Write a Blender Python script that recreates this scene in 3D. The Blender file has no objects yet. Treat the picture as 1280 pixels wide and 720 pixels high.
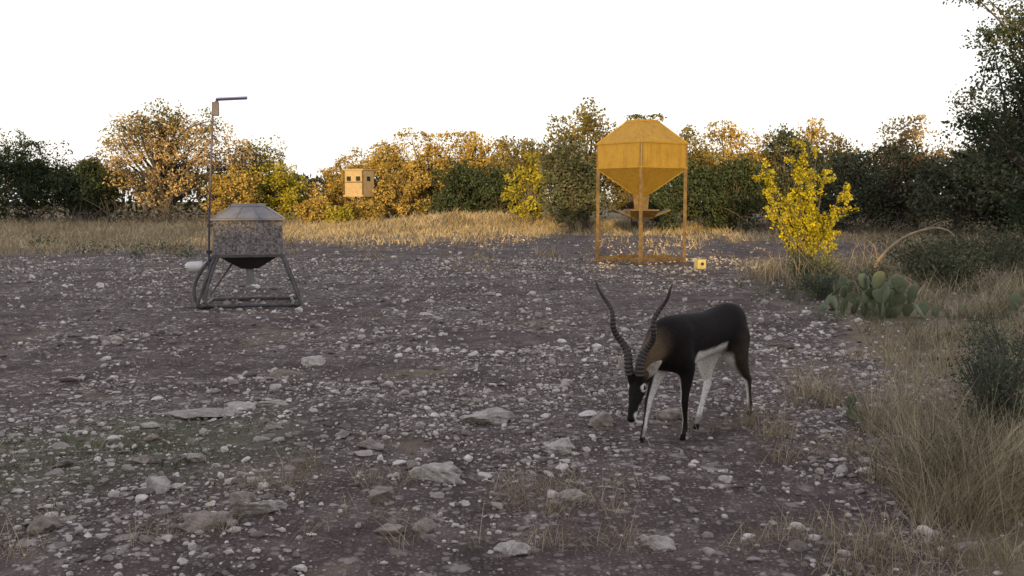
import bpy, bmesh, math
import numpy as np
from mathutils import Vector, Matrix
R = np.random.default_rng(11)
scene = bpy.context.scene
rad = math.radians

# ------------------------------------------------------------------ helpers
def vnoise(x, y, s=1.0, seed=0):
    x = np.asarray(x, float) * s + seed * 17.13; y = np.asarray(y, float) * s - seed * 9.71
    xi = np.floor(x); yi = np.floor(y); fx = x - xi; fy = y - yi
    fx = fx * fx * (3 - 2 * fx); fy = fy * fy * (3 - 2 * fy)
    def h(a, b):
        v = np.sin(a * 127.1 + b * 311.7 + seed * 3.3) * 43758.5453
        return v - np.floor(v)
    return (h(xi, yi) * (1 - fx) + h(xi + 1, yi) * fx) * (1 - fy) + (h(xi, yi + 1) * (1 - fx) + h(xi + 1, yi + 1) * fx) * fy
def fbm(x, y, s=1.0, seed=0, o=3):
    t = 0; a = .5; n = 0
    for i in range(o):
        t = t + a * vnoise(x, y, s * 2 ** i, seed + i); n += a; a *= .5
    return t / n
def sstep(a, b, x):
    t = np.clip((x - a) / (b - a), 0, 1); return t * t * (3 - 2 * t)
def gh(x, y):
    x = np.asarray(x, float); y = np.asarray(y, float)
    near = 1 - sstep(12, 40, np.hypot(x, y))
    berm = .75 * np.exp(-((y - 46 - .45 * x) / 1.7) ** 2) * np.exp(-((x + 1.5) / 4.5) ** 2) * (.35 + fbm(x, y, .6, 15))
    return (fbm(x, y, .9, 1) - .5) * .06 + (fbm(x, y, 5, 4, 2) - .5) * .026 * near + (fbm(x, y, .06, 9, 2) - .5) * .25 * sstep(15, 60, np.hypot(x, y)) + berm

def build(name, parts, mats, smooth=False, parent=None):
    V = []; L = []; starts = []; mi = []; off = 0; ls = 0
    for p in parts:
        v, f = np.asarray(p[0], float), np.asarray(p[1], np.int64); m = p[2] if len(p) > 2 else 0
        V.append(v); L.append((f + off).ravel()); k = f.shape[1]
        starts.append(np.arange(len(f)) * k + ls); ls += f.size; off += len(v)
        mi.append(np.full(len(f), m))
    V = np.concatenate(V); L = np.concatenate(L); starts = np.concatenate(starts); mi = np.concatenate(mi)
    me = bpy.data.meshes.new(name)
    me.vertices.add(len(V)); me.vertices.foreach_set('co', V.ravel().astype(np.float32))
    me.loops.add(len(L)); me.loops.foreach_set('vertex_index', L.astype(np.int32))
    me.polygons.add(len(starts)); me.polygons.foreach_set('loop_start', starts.astype(np.int32))
    me.polygons.foreach_set('material_index', mi.astype(np.int32))
    me.polygons.foreach_set('use_smooth', np.full(len(starts), smooth))
    me.update(calc_edges=True); me.validate()
    for m in (mats if isinstance(mats, (list, tuple)) else [mats]): me.materials.append(m)
    ob = bpy.data.objects.new(name, me); scene.collection.objects.link(ob)
    if parent: ob.parent = parent
    return ob
def empty(name, loc=(0, 0, 0), rz=0):
    e = bpy.data.objects.new(name, None); scene.collection.objects.link(e)
    e.location = loc; e.rotation_euler = (0, 0, rz); e.empty_display_size = .3; return e

def loft(C, A, B, rw, rh, n=12):
    C = np.asarray(C, float); A = np.asarray(A, float); B = np.asarray(B, float)
    t = np.linspace(0, 2 * np.pi, n, endpoint=False)
    m = len(C)
    V = (C[:, None, :] + A[:, None, :] * (np.cos(t)[None, :, None] * np.asarray(rw)[:, None, None]) + B[:, None, :] * (np.sin(t)[None, :, None] * np.asarray(rh)[:, None, None])).reshape(-1, 3)
    i = np.arange(m - 1)[:, None]; j = np.arange(n)[None, :]; j2 = (j + 1) % n
    F = np.stack([i * n + j, i * n + j2, (i + 1) * n + j2, (i + 1) * n + j], -1).reshape(-1, 4)
    V = np.concatenate([V, C[:1], C[-1:]]); a = len(V) - 2; b = len(V) - 1
    jj = np.arange(n); k = (jj + 1) % n
    T = np.concatenate([np.stack([np.full(n, a), k, jj], -1), np.stack([np.full(n, b), (m - 1) * n + jj, (m - 1) * n + k], -1)])
    return V, F, T
def tube(P, r, n=8):
    P = np.asarray(P, float); r = np.broadcast_to(np.asarray(r, float), (len(P),))
    T = np.gradient(P, axis=0); T /= np.linalg.norm(T, axis=1)[:, None] + 1e-9
    ref = np.array([0, 0, 1.]) if abs(T[len(T) // 2][2]) < .8 else np.array([1., 0, 0])
    A = np.cross(T, ref); A /= np.linalg.norm(A, axis=1)[:, None] + 1e-9
    B = np.cross(A, T)
    return loft(P, A, B, r, r, n)
def tparts(t, m=0): return [(t[0], t[1], m), (t[0], t[2], m)]
def crom(P, k=5):
    P = np.asarray(P, float); Q = np.vstack([2 * P[0] - P[1], P, 2 * P[-1] - P[-2]]); out = []
    for i in range(1, len(Q) - 2):
        for s in np.linspace(0, 1, k, endpoint=False):
            out.append(.5 * ((2 * Q[i]) + (-Q[i - 1] + Q[i + 1]) * s + (2 * Q[i - 1] - 5 * Q[i] + 4 * Q[i + 1] - Q[i + 2]) * s * s + (-Q[i - 1] + 3 * Q[i] - 3 * Q[i + 1] + Q[i + 2]) * s ** 3))
    out.append(P[-1]); return np.array(out)
def box(c, d, rz=0, m=0):
    x, y, z = np.array(d) / 2; v = np.array([[a * x, b * y, e * z] for a in (-1, 1) for b in (-1, 1) for e in (-1, 1)])
    f = [[0, 1, 3, 2], [4, 6, 7, 5], [0, 4, 5, 1], [2, 3, 7, 6], [0, 2, 6, 4], [1, 5, 7, 3]]
    cs, sn = math.cos(rz), math.sin(rz); v = v @ np.array([[cs, sn, 0], [-sn, cs, 0], [0, 0, 1]])
    return (v + np.array(c), f, m)
def beam(a, b, w, m=0):
    a = np.array(a, float); b = np.array(b, float); P = np.stack([a, b]); T = (b - a) / np.linalg.norm(b - a)
    ref = np.array([0, 0, 1.]) if abs(T[2]) < .9 else np.array([1., 0, 0])
    A = np.cross(T, ref); A /= np.linalg.norm(A); B = np.cross(A, T)
    A2 = (A + B) / 2 ** .5; B2 = (B - A) / 2 ** .5
    t = loft(P, [A2, A2], [B2, B2], [w * .707] * 2, [w * .707] * 2, 4)
    return tparts(t, m)
def bevel(ob, w=.006, seg=2):
    md = ob.modifiers.new('bev', 'BEVEL'); md.width = w; md.segments = seg; md.limit_method = 'ANGLE'

# ------------------------------------------------------------------ materials
class N:
    def __init__(s, name):
        s.m = bpy.data.materials.new(name); s.m.use_nodes = True; s.t = s.m.node_tree; s.t.nodes.clear()
        s.out = s.n('ShaderNodeOutputMaterial')
    def n(s, ty, **k):
        x = s.t.nodes.new(ty)
        for a, b in k.items():
            if a.startswith('_'): x.inputs[a[1:].replace('_', ' ')].default_value = b
            else: setattr(x, a, b)
        return x
    def l(s, a, b): s.t.links.new(a, b)
    def pos(s): return s.n('ShaderNodeNewGeometry').outputs['Position']
    def noise(s, scale, detail=4, rough=.6, vec=None):
        x = s.n('ShaderNodeTexNoise', _Scale=scale, _Detail=detail, _Roughness=rough)
        if vec is not None: s.l(vec, x.inputs['Vector'])
        return x.outputs['Fac']
    def ramp(s, fac, stops, interp='LINEAR'):
        x = s.n('ShaderNodeValToRGB'); x.color_ramp.interpolation = interp; e = x.color_ramp.elements
        while len(e) < len(stops): e.new(.5)
        for i, (p, c) in enumerate(stops):
            e[i].position = p; e[i].color = (c[0], c[1], c[2], 1) if hasattr(c, '__len__') else (c, c, c, 1)
        s.l(fac, x.inputs['Fac']); return x.outputs['Color']
    def mix(s, f, a, b, bt='MIX'):
        x = s.n('ShaderNodeMixRGB', blend_type=bt)
        for v, i in ((f, 'Fac'), (a, 'Color1'), (b, 'Color2')):
            if hasattr(v, 'is_output'): s.l(v, x.inputs[i])
            elif i == 'Fac': x.inputs[i].default_value = v
            else: x.inputs[i].default_value = (*v, 1) if hasattr(v, '__len__') else (v, v, v, 1)
        return x.outputs['Color']
    def math(s, op, a, b=0.):
        x = s.n('ShaderNodeMath', operation=op)
        for v, i in ((a, 0), (b, 1)):
            if hasattr(v, 'is_output'): s.l(v, x.inputs[i])
            else: x.inputs[i].default_value = v
        return x.outputs[0]
    def bump(s, h, strength=.5, dist=.01):
        x = s.n('ShaderNodeBump', _Strength=strength, _Distance=dist); s.l(h, x.inputs['Height']); return x.outputs['Normal']
    def pbr(s, col, rough=.8, normal=None, metal=0., spec=.3):
        p = s.n('ShaderNodeBsdfPrincipled'); p.inputs['Metallic'].default_value = metal; p.inputs['Specular IOR Level'].default_value = spec
        if hasattr(col, 'is_output'): s.l(col, p.inputs['Base Color'])
        else: p.inputs['Base Color'].default_value = (*col, 1)
        if hasattr(rough, 'is_output'): s.l(rough, p.inputs['Roughness'])
        else: p.inputs['Roughness'].default_value = rough
        if normal: s.l(normal, p.inputs['Normal'])
        s.l(p.outputs[0], s.out.inputs[0]); return s.m

def leaf_mat(name, c1, c2, c3, trans=0., clump=.9, lo=.45, hi=1.3):
    s = N(name); g = s.n('ShaderNodeNewGeometry')
    c = s.ramp(g.outputs['Random Per Island'], [(0, c1), (.5, c2), (1, c3)])
    v = s.ramp(s.noise(clump, 3, .6, g.outputs['Position']), [(.3, lo), (.7, hi)])
    c = s.mix(1, c, v, 'MULTIPLY')
    d = s.n('ShaderNodeBsdfDiffuse'); s.l(c, d.inputs[0])
    if trans:
        t = s.n('ShaderNodeBsdfTranslucent'); mx = s.n('ShaderNodeMixShader'); mx.inputs[0].default_value = trans
        s.l(c, t.inputs[0]); s.l(d.outputs[0], mx.inputs[1]); s.l(t.outputs[0], mx.inputs[2]); s.l(mx.outputs[0], s.out.inputs[0])
    else: s.l(d.outputs[0], s.out.inputs[0])
    return s.m
M_cedar = leaf_mat('cedar_leaf', (.030, .045, .027), (.050, .070, .040), (.085, .105, .055))
M_greyg = leaf_mat('live_oak_leaf', (.060, .072, .048), (.10, .112, .07), (.155, .155, .10))
M_oak = leaf_mat('oak_leaf', (.10, .10, .04), (.17, .15, .055), (.28, .21, .08))
M_gold = leaf_mat('oak_gold', (.25, .19, .055), (.40, .285, .08), (.55, .39, .11), 0, .8, .42, 1.2)
M_tan = leaf_mat('oak_tan', (.25, .185, .09), (.39, .28, .14), (.53, .40, .21), 0, .8, .42, 1.2)
M_yel = leaf_mat('elm_yellow', (.26, .25, .02), (.48, .42, .03), (.70, .58, .04), .2, 4, .5, 1.2)
M_ygr = leaf_mat('oak_yellowgreen', (.22, .22, .035), (.36, .33, .05), (.5, .42, .06), .15)
M_sage = leaf_mat('sage_leaf', (.06, .085, .06), (.10, .125, .085), (.15, .17, .12), .15, 3)
M_dry = leaf_mat('dry_grass', (.21, .175, .12), (.38, .32, .215), (.62, .54, .38), .2, 2.5)
M_drygold = leaf_mat('dry_field_grass', (.30, .245, .155), (.44, .36, .23), (.58, .48, .31), 0, .5, .5, 1.15)
M_grgrass = leaf_mat('green_grass', (.07, .095, .05), (.12, .14, .075), (.22, .21, .12), .2, 2.5)

s = N('bark'); p = s.pos(); M_bark = s.pbr(s.ramp(s.noise(6, 5, .7, p), [(.3, (.05, .042, .036)), (.7, (.15, .13, .11))]), .9, s.bump(s.noise(25, 4, .7, p), .6, .02))
s = N('dead_wood'); p = s.pos(); M_dead = s.pbr(s.ramp(s.noise(12, 5, .7, p), [(.3, (.22, .165, .11)), (.7, (.42, .33, .23))]), .9, s.bump(s.noise(40, 4, .7, p), .5, .01))

# ground
s = N('rocky_soil'); p = s.pos()
soil = s.ramp(s.noise(2.2, 8, .7, p), [(.3, (.052, .038, .036)), (.5, (.096, .073, .067)), (.72, (.175, .138, .124))])
fine = s.ramp(s.noise(70, 4, .75, p), [(.3, .5), (.7, 1.55)]); soil = s.mix(1, soil, fine, 'MULTIPLY')
def peb(scale, thr, rad_):
    ns = s.n('ShaderNodeTexNoise', _Scale=scale * 1.3, _Detail=2); s.l(p, ns.inputs['Vector'])
    vm = s.n('ShaderNodeVectorMath', operation='MULTIPLY_ADD'); s.l(ns.outputs['Color'], vm.inputs[0]); vm.inputs[1].default_value = (.7 / scale,) * 3; s.l(p, vm.inputs[2])
    v = s.n('ShaderNodeTexVoronoi', _Scale=scale, voronoi_dimensions='2D'); s.l(vm.outputs[0], v.inputs['Vector'])
    sp = s.n('ShaderNodeSeparateColor'); s.l(v.outputs['Color'], sp.inputs[0])
    a = s.ramp(v.outputs['Distance'], [(rad_ - .08, 1.), (rad_ + .05, 0.)]); b = s.math('GREATER_THAN', sp.outputs[0], thr)
    return s.mix(1, a, b, 'MULTIPLY'), sp.outputs[1]
dens = s.ramp(s.noise(.55, 4, .6, p), [(.38, .2), (.62, 1.)])
m1, r1 = peb(42, .5, .36); m2, r2 = peb(17, .62, .34); m3, r3 = peb(7, .8, .3)
pc = s.ramp(r1, [(0, (.13, .11, .105)), (1, (.42, .37, .34))]); pc2 = s.ramp(r2, [(0, (.18, .155, .145)), (1, (.50, .45, .42))])
c = s.mix(s.mix(1, m1, dens, 'MULTIPLY'), soil, pc); c = s.mix(s.mix(1, m2, dens, 'MULTIPLY'), c, pc2)
c = s.mix(s.mix(1, m3, dens, 'MULTIPLY'), c, pc2)
at = s.n('ShaderNodeAttribute', attribute_name='grass')
gcol = s.ramp(s.noise(1.6, 8, .75, p), [(.3, (.13, .105, .072)), (.55, (.23, .185, .125)), (.75, (.36, .30, .20))])
gf = s.ramp(s.mix(.5, at.outputs['Fac'], s.noise(3, 5, .7, p)), [(.42, 0.), (.6, 1.)])
gf = s.mix(1, gf, s.ramp(at.outputs['Fac'], [(0., 0.), (.2, 1.)]), 'MULTIPLY')
c = s.mix(gf, c, gcol)
at2 = s.n('ShaderNodeAttribute', attribute_name='moss')
c = s.mix(s.math('MULTIPLY', at2.outputs['Fac'], s.noise(9, 5, .75, p)), c, (.10, .12, .06))
h = s.mix(.5, s.noise(18, 6, .7, p), s.mix(.5, m1, m2))
M_ground = s.pbr(c, .95, s.bump(h, .9, .03), spec=.1)

s = N('limestone'); g = s.n('ShaderNodeNewGeometry'); p = g.outputs['Position']
c = s.ramp(g.outputs['Random Per Island'], [(0, (.13, .11, .10)), (.3, (.27, .235, .215)), (.7, (.50, .455, .42)), (1, (.72, .68, .64))])
c = s.mix(1, c, s.ramp(s.noise(22, 6, .7, p), [(.3, .6), (.65, 1.15)]), 'MULTIPLY')
M_rock = s.pbr(c, .9, s.bump(s.noise(55, 5, .7, p), .6, .012), spec=.15)
s = N('limestone_slab'); g = s.n('ShaderNodeNewGeometry'); p = g.outputs['Position']
c = s.ramp(g.outputs['Random Per Island'], [(0, (.30, .25, .21)), (.5, (.42, .37, .335)), (1, (.60, .56, .52))])
c = s.mix(1, c, s.ramp(s.noise(16, 7, .78, p), [(.34, .42), (.58, 1.05)]), 'MULTIPLY')
M_slab = s.pbr(c, .9, s.bump(s.noise(34, 8, .75, p), .8, .025), spec=.12)

# ------------------------------------------------------------------ ground sheet
def axis(n, a, lim, c):
    b = math.asinh(lim / a); u = np.linspace(-1, 1, n); return a * np.sinh(u * b) + c
xs = axis(460, 3.0, 420, 0); ys = axis(560, 3.4, 420, 6.5)
X, Y = np.meshgrid(xs, ys); Z = gh(X, Y)
ny, nx = X.shape; i = np.arange(ny - 1)[:, None] * nx + np.arange(nx - 1)[None, :]
F = np.stack([i, i + 1, i + nx + 1, i + nx], -1).reshape(-1, 4)
ground = build('ground', [(np.stack([X, Y, Z], -1).reshape(-1, 3), F)], M_ground, True)
def grassmask(x, y):
    n = (fbm(x, y, .25, 5) - .5)
    r = x / np.maximum(y, 1)
    a = sstep(25, 38, y + n * 16 + np.clip(-x - 5, 0, 10) * .8) * .95
    lane = np.exp(-((x - 2.5) / 7.) ** 2) * (1 - sstep(32, 44, y)); a = a * (1 - .85 * lane)
    b = sstep(.30, .40, r + n * .14) * sstep(7, 9, y) * .9
    e = sstep(.42, .55, r + n * .14) * .85 * (y > 2)
    d = sstep(.62, .8, fbm(x, y, 1.1, 21)) * .5
    return np.clip(np.maximum.reduce([a, b, e, d]), 0, 1)
ga = ground.data.attributes.new('grass', 'FLOAT', 'POINT'); ga.data.foreach_set('value', grassmask(X, Y).ravel().astype(np.float32))
mo = np.exp(-((X + 2.2) / .8) ** 2 - ((Y - 5.9) / .7) ** 2) * 1.3 + np.exp(-((X + 2.9) / .5) ** 2 - ((Y - 4.9) / .6) ** 2)
ga = ground.data.attributes.new('moss', 'FLOAT', 'POINT'); ga.data.foreach_set('value', np.clip(mo, 0, .8).ravel().astype(np.float32))

# ------------------------------------------------------------------ rocks
def ico(sub):
    bm = bmesh.new(); bmesh.ops.create_icosphere(bm, subdivisions=sub, radius=1); bm.verts.ensure_lookup_table()
    v = np.array([q.co[:] for q in bm.verts]); f = np.array([[w.index for w in q.verts] for q in bm.faces]); bm.free(); return v, f
def variants(sub, k, jit=.05, npl=(7, 12), fb=0):
    v, f = ico(sub); out = []
    for q in range(k):
        pl = R.normal(size=(R.integers(*npl), 3)); pl /= np.linalg.norm(pl, axis=1)[:, None]; d = R.uniform(.45, .95, len(pl))
        dots = v @ pl.T; r = np.where(dots > .05, d / np.maximum(dots, .05), 9).min(1); r = np.minimum(r, 1.12)
        if fb: r = r * (1 + fb * (fbm(v[:, 0] + v[:, 2] * .6 + 5, v[:, 1] + v[:, 2] * .8 + 5, 2.6, q, 4) - .5))
        out.append(v * (r * (1 + R.normal(0, jit, len(v))))[:, None])
    return np.array(out), f
def rocks(x, y, sz, var, f, flat=(.35, .75), sink=.3, rot=None):
    n = len(x); idx = R.integers(0, len(var), n); V = var[idx].copy()
    sc = np.stack([sz * R.uniform(.8, 1.25, n), sz * R.uniform(.5, 1., n), sz * R.uniform(*flat, n)], -1) * .5
    V *= sc[:, None, :]
    tx = R.normal(0, .25, n); c, s_ = np.cos(tx)[:, None], np.sin(tx)[:, None]
    V = np.stack([V[..., 0], V[..., 1] * c - V[..., 2] * s_, V[..., 1] * s_ + V[..., 2] * c], -1)
    a = R.uniform(0, 6.28, n) if rot is None else rot; c, s_ = np.cos(a)[:, None], np.sin(a)[:, None]
    V = np.stack([V[..., 0] * c - V[..., 1] * s_, V[..., 0] * s_ + V[..., 1] * c, V[..., 2]], -1)
    V += np.stack([x, y, gh(x, y) + sc[:, 2] * (1 - 2 * sink)], -1)[:, None, :]
    m = V.shape[1]; return V.reshape(-1, 3), (f[None] + (np.arange(n) * m)[:, None, None]).reshape(-1, 3)
v2, f2 = variants(2, 34); v1, f1 = variants(1, 24, .12); v3, f3 = variants(4, 36, .006, (8, 13), .5)
def scatter(n, y0, y1, wid=.66):
    y = np.sqrt(R.uniform(y0 ** 2, y1 ** 2, n)); x = R.uniform(-wid, wid, n) * y + R.uniform(-.5, .5, n); return x, y
def keep(x, y, lo=.1):
    d = fbm(x, y, .7, 31) * .6 + fbm(x, y, 2.2, 33) * .4; k = np.clip((d - .37) * 4.4, lo, 1) * (1 - .8 * grassmask(x, y)); return R.uniform(size=len(x)) < k
P = []
x, y = scatter(28000, 3, 9.5); k = keep(x, y); x, y = x[k], y[k]; P.append(rocks(x, y, np.clip(R.lognormal(-3.9, .5, len(x)), .01, .09), v2, f2))
x, y = scatter(2300, 3, 13); k = keep(x, y, .25); x, y = x[k], y[k]; P.append(rocks(x, y, np.clip(R.lognormal(-2.85, .38, len(x)), .04, .15), v2, f2, (.3, .6), .35))
x, y = scatter(34000, 9, 24); k = keep(x, y); x, y = x[k], y[k]; P.append(rocks(x, y, np.clip(R.lognormal(-3.25, .5, len(x)), .02, .16), v1, f1))
x, y = scatter(5000, 22, 40, .5); k = keep(x, y, .1); x, y = x[k], y[k]; P.append(rocks(x, y, np.clip(R.lognormal(-2.8, .4, len(x)), .04, .2), v1, f1))
build('loose_rocks', P, M_rock)
big = [(-.19, 6.27, .32, .3), (-.36, 5.03, .28, .4), (.28, 5.57, .20, .6), (-.64, 4.63, .13, .8), (-1.17, 4.41, .23, .35), (-1.34, 4.26, .18, .45), (-1.77, 4.8, .155, .6),
       (-2.07, 4.22, .17, .6), (-1.28, 4.57, .11, .7), (-.83, 5.63, .15, .5), (.55, 6.17, .17, .6), (.29, 4.64, .16, .4), (-.39, 4.22, .11, .7), (-2.15, 6.6, .42, .13), (-1.9, 6.8, .30, .14), (-1.68, 6.85, .2, .3),
       (-1.89, 8.02, .22, .3), (-1.72, 8.55, .22, .4), (1.06, 6.41, .22, .4), (-.54, 4.19, .12, .4), (.61, 3.98, .12, .5), (.01, 3.98, .12, .5), (-1.75, 5.35, .12, .6), (-1.03, 5.93, .16, .35),
       (-2.04, 5.33, .12, .5), (-1.5, 6.1, .12, .5), (-2.35, 6.2, .16, .2), (1.9, 4.0, .12, .5), (2.6, 9.5, .25, .3)]
b = np.array(big); V3 = []
for q in b:
    V3.append(rocks(q[:1], q[1:2], q[2:3] * 1.08, v3, f3, (q[3], q[3] + .01), .30, np.array([R.uniform(-.45, .45)])))
build('limestone_rocks', V3, M_slab)

# ------------------------------------------------------------------ foliage
def leaves(C, size, asp=.55, updown=0.):
    n = len(C); a = R.normal(size=(n, 3)); a /= np.linalg.norm(a, axis=1)[:, None]
    b_ = R.normal(size=(n, 3)); b_[:, 2] += updown; b_ -= a * (a * b_).sum(1)[:, None]; b_ /= np.linalg.norm(b_, axis=1)[:, None]
    s_ = (size * R.uniform(.6, 1.4, n) * .5)[:, None]
    V = np.stack([C + b_ * s_, C + a * s_ * asp, C - b_ * s_, C - a * s_ * asp], 1).reshape(-1, 3)
    return V, np.arange(n * 4).reshape(-1, 4)
def tree(name, x, y, h, r, mat, seed, nl=8000, ls=.13, low=.12, ncl=34, cr=(.2, .38), conic=0., trunk_r=None, ry=None, mat2=None, frac2=0, fill=.75):
    rg = np.random.default_rng(seed); z0 = float(gh(x, y)); ry = ry or r
    cs = []
    while len(cs) < ncl:
        d = rg.uniform(-1, 1, 3)
        q = np.linalg.norm(d)
        if q > 1 or q < .25: continue
        f = 1 - conic * (d[2] * .5 + .5)
        cr_ = rg.uniform(*cr)
        lob = 1 + .22 * math.sin(3 * math.atan2(d[1], d[0]) + seed)
        c = np.array([d[0] * r * f * lob * (1 - cr_ * .6), d[1] * ry * f * (1 - cr_ * .6), h * low + (d[2] * .5 + .5) * h * (1 - low) * (1 - cr_ * .3 * r / h)])
        c[2] = max(c[2], cr_ * r * .5); cs.append((c, cr_ * r))
    w = np.array([c[1] ** 2 for c in cs]); cnt = (w / w.sum() * nl).astype(int)
    L1 = []; L2 = []; parts = []
    tr = trunk_r or h * .028
    lean = rg.normal(0, .06 * h, 2)
    for (c, cr_), n in zip(cs, cnt):
        d = R.normal(size=(n, 3)); d /= np.linalg.norm(d, axis=1)[:, None]
        rr = cr_ * R.uniform(.35, 1.15, n) ** fill
        pts = c + d * rr[:, None] * np.array([1.1, 1.1, .8])
        pts += (np.stack([fbm(pts[:, 0] + 9, pts[:, 2], 1.7, 3), fbm(pts[:, 1], pts[:, 0], 1.7, 5), fbm(pts[:, 2], pts[:, 1], 1.7, 7)], -1) - .5) * cr_ * 1.1
        pts = pts[pts[:, 2] > .03]
        (L2 if rg.uniform() < frac2 else L1).append(pts)
        zf = min(c[2] * rg.uniform(.3, .6), h * .45); a1 = np.array([lean[0] * zf / h, lean[1] * zf / h, zf])
        mid = (a1 + c) / 2 + rg.normal(0, .08 * r, 3)
        parts += tparts(tube(crom([a1, mid, c + rg.normal(0, .1, 3) * cr_], 3), np.linspace(tr * .5, tr * .08, 7), 5), 0)
    parts += tparts(tube(crom([[0, 0, -.2], [lean[0] * .3, lean[1] * .3, h * .25], [lean[0], lean[1], h * .7]], 4), np.linspace(tr * 1.2, tr * .3, 9), 8), 0)
    if L1: parts.append((*leaves(np.concatenate(L1), ls), 1))
    if L2: parts.append((*leaves(np.concatenate(L2), ls), 2))
    ob = build(name, parts, [M_bark, mat, mat2 or mat]); ob.location = (x, y, z0); return ob

T = [('cedar_tree', -27, 55, 4.6, 2.9, M_cedar), ('cedar_tree', -32.5, 56, 5, 3.2, M_cedar), ('cedar_tree', -23.4, 54, 3.5, 1.9, M_cedar), ('oak_tree', -24.5, 58, 4.2, 2.2, M_oak),
     ('oak_tree', -16.0, 60, 4.7, 3.0, M_oak), ('oak_tree', -13.9, 58, 3.6, 2.2, M_ygr), ('oak_tree', -15.2, 54, 2.9, 1.8, M_gold),
     ('oak_shrub', -12.0, 60, 2.2, 1.2, M_gold), ('oak_tree', -10.4, 63, 4.3, 2.0, M_gold), ('oak_tree', -7.6, 60, 5.0, 2.7, M_gold),
     ('oak_tree', -4.7, 58, 5.5, 2.9, M_gold), ('oak_tree', -6.0, 55, 3.6, 1.9, M_gold), ('oak_tree', -2.0, 56, 5.3, 2.6, M_gold), ('cedar_tree', -2.7, 51, 3.4, 2.0, M_cedar), ('cedar_tree', -.6, 50.5, 3.3, 1.7, M_cedar),
     ('oak_tree', .4, 53, 4.9, 2.2, M_oak), ('oak_shrub', .9, 45, 3.2, 1.3, M_ygr), ('oak_tree', 3.2, 43, 5.5, 2.0, M_oak), ('oak_tree', 5.5, 44, 5.3, 2.1, M_oak),
     ('cedar_tree', 2.5, 41, 4.2, 1.7, M_greyg), ('cedar_tree', 6.9, 42, 3.4, 1.9, M_cedar), ('oak_tree', 8.2, 46, 4.6, 1.9, M_oak), ('oak_tree', 10.8, 48, 5.3, 2.6, M_gold),
     ('cedar_tree', 9.6, 43, 3.3, 1.9, M_cedar), ('oak_tree', 12.4, 45, 4.5, 1.9, M_greyg), ('oak_tree', 14.2, 46, 4.9, 2.2, M_gold), ('cedar_tree', 13.8, 41, 3.4, 2.0, M_greyg),
     ('oak_tree', 16.4, 43, 4.1, 2.3, M_greyg), ('oak_tree', 18.0, 44, 5.0, 2.3, M_tan), ('cedar_tree', 16.8, 37, 3.2, 2.0, M_greyg), ('cedar_tree', 18.9, 38, 4.2, 2.4, M_cedar),
     ('oak_tree', 21.5, 40, 5.2, 2.8, M_oak), ('cedar_tree', 25, 38, 4.6, 2.8, M_cedar), ('oak_tree', -38, 56, 5.6, 3.4, M_oak), ('cedar_tree', 29, 34, 4.6, 2.8, M_cedar),
     ('oak_shrub', -10.1, 51.5, 1.5, 1.2, M_gold), ('oak_shrub', -7.7, 51.8, 1.5, 1.1, M_gold), ('oak_shrub', -8.9, 51, 1.1, .9, M_ygr)]
for k, (nm, x, y, h, r, m) in enumerate(T):
    ced = nm[0] == 'c'
    tree(nm, x, y, h, r, m, 100 + k, nl=int(1500 * r * h ** .8 * .72) if not ced else int(1900 * r * h ** .8 * .62), ls=.15, low=.1, ncl=30 if ced else 40,
         cr=(.25, .42) if ced else (.18, .34), conic=.25 if ced else .05)
tree('live_oak_tree', -19.2, 55, 6.7, 3.9, M_tan, 7, nl=15000, ls=.15, low=.2, ncl=62, cr=(.12, .24), mat2=M_oak, frac2=.3, trunk_r=.22)
tree('live_oak_tree', 12.9, 22.5, 8.2, 3.0, M_greyg, 23, nl=34000, ls=.085, low=.1, ncl=90, cr=(.12, .25), mat2=M_cedar, frac2=.4, trunk_r=.13)
tree('live_oak_tree', 15.6, 27, 6.2, 3.0, M_cedar, 29, nl=16000, ls=.12, low=.08, ncl=50, cr=(.15, .3))

nD = 46000
xx = R.uniform(-75, 75, nD); yy = R.uniform(66, 74, nD)
top = 2.3 + 1.3 * fbm(xx, yy, .22, 12) + 1.6 * sstep(-8, 0, xx) + .5 * sstep(-16, -30, xx)
zz = top * R.uniform(0.0, 1, nD) ** .7
build('distant_treeline', [leaves(np.stack([xx, yy, zz + gh(xx, yy)], -1), .3, .7)], leaf_mat('distant_leaf', (.08, .08, .035), (.15, .13, .05), (.24, .18, .07)))

# unseen thicket added behind the camera, heights shaped to set where sun and shade fall
Kx = [-90, -42, -33, -31, -20, -18, -15, -14, -5.9, -5.2, -3.9, -3.4, 1.6, 2.0, 5, 6.5, 90]
Kh = [11, 11, 10.0, 7.2, 6.6, 5.4, 4.7, 4.25, 4.25, 6.2, 6.2, 3.45, 3.45, 6.4, 7.0, 8.8, 11.5]
def Hh(x): return np.interp(x, Kx, Kh) + (fbm(x, x * 0, .5, 3) - .5) * .9
xw = np.arange(-90, 90.1, .5); nw = len(xw); hw = Hh(xw) - .25
prof = [(-20, 0.), (-20, .5), (-20.3, .96), (-21.5, 1.0), (-23, .9), (-23.2, 0.)]
V = np.concatenate([np.stack([xw, np.full(nw, a) + (fbm(xw, xw * 0 + a, .7, 2) - .5) * 1.2, hw * b_], -1) for a, b_ in prof])
i = (np.arange(len(prof) - 1)[:, None] * nw + np.arange(nw - 1)[None]); Fw = np.stack([i, i + nw, i + nw + 1, i + 1], -1).reshape(-1, 4)
n = 40000; x = R.uniform(-60, 60, n); z = Hh(x) * R.uniform(0, 1.04, n) ** .6; y = np.where(R.uniform(size=n) < .7, -19.8, -23) + R.normal(0, .35, n)
build('shade_thicket', [(V, Fw, 0), (*leaves(np.stack([x, y, z], -1), .34, .7), 0)], M_cedar)

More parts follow.
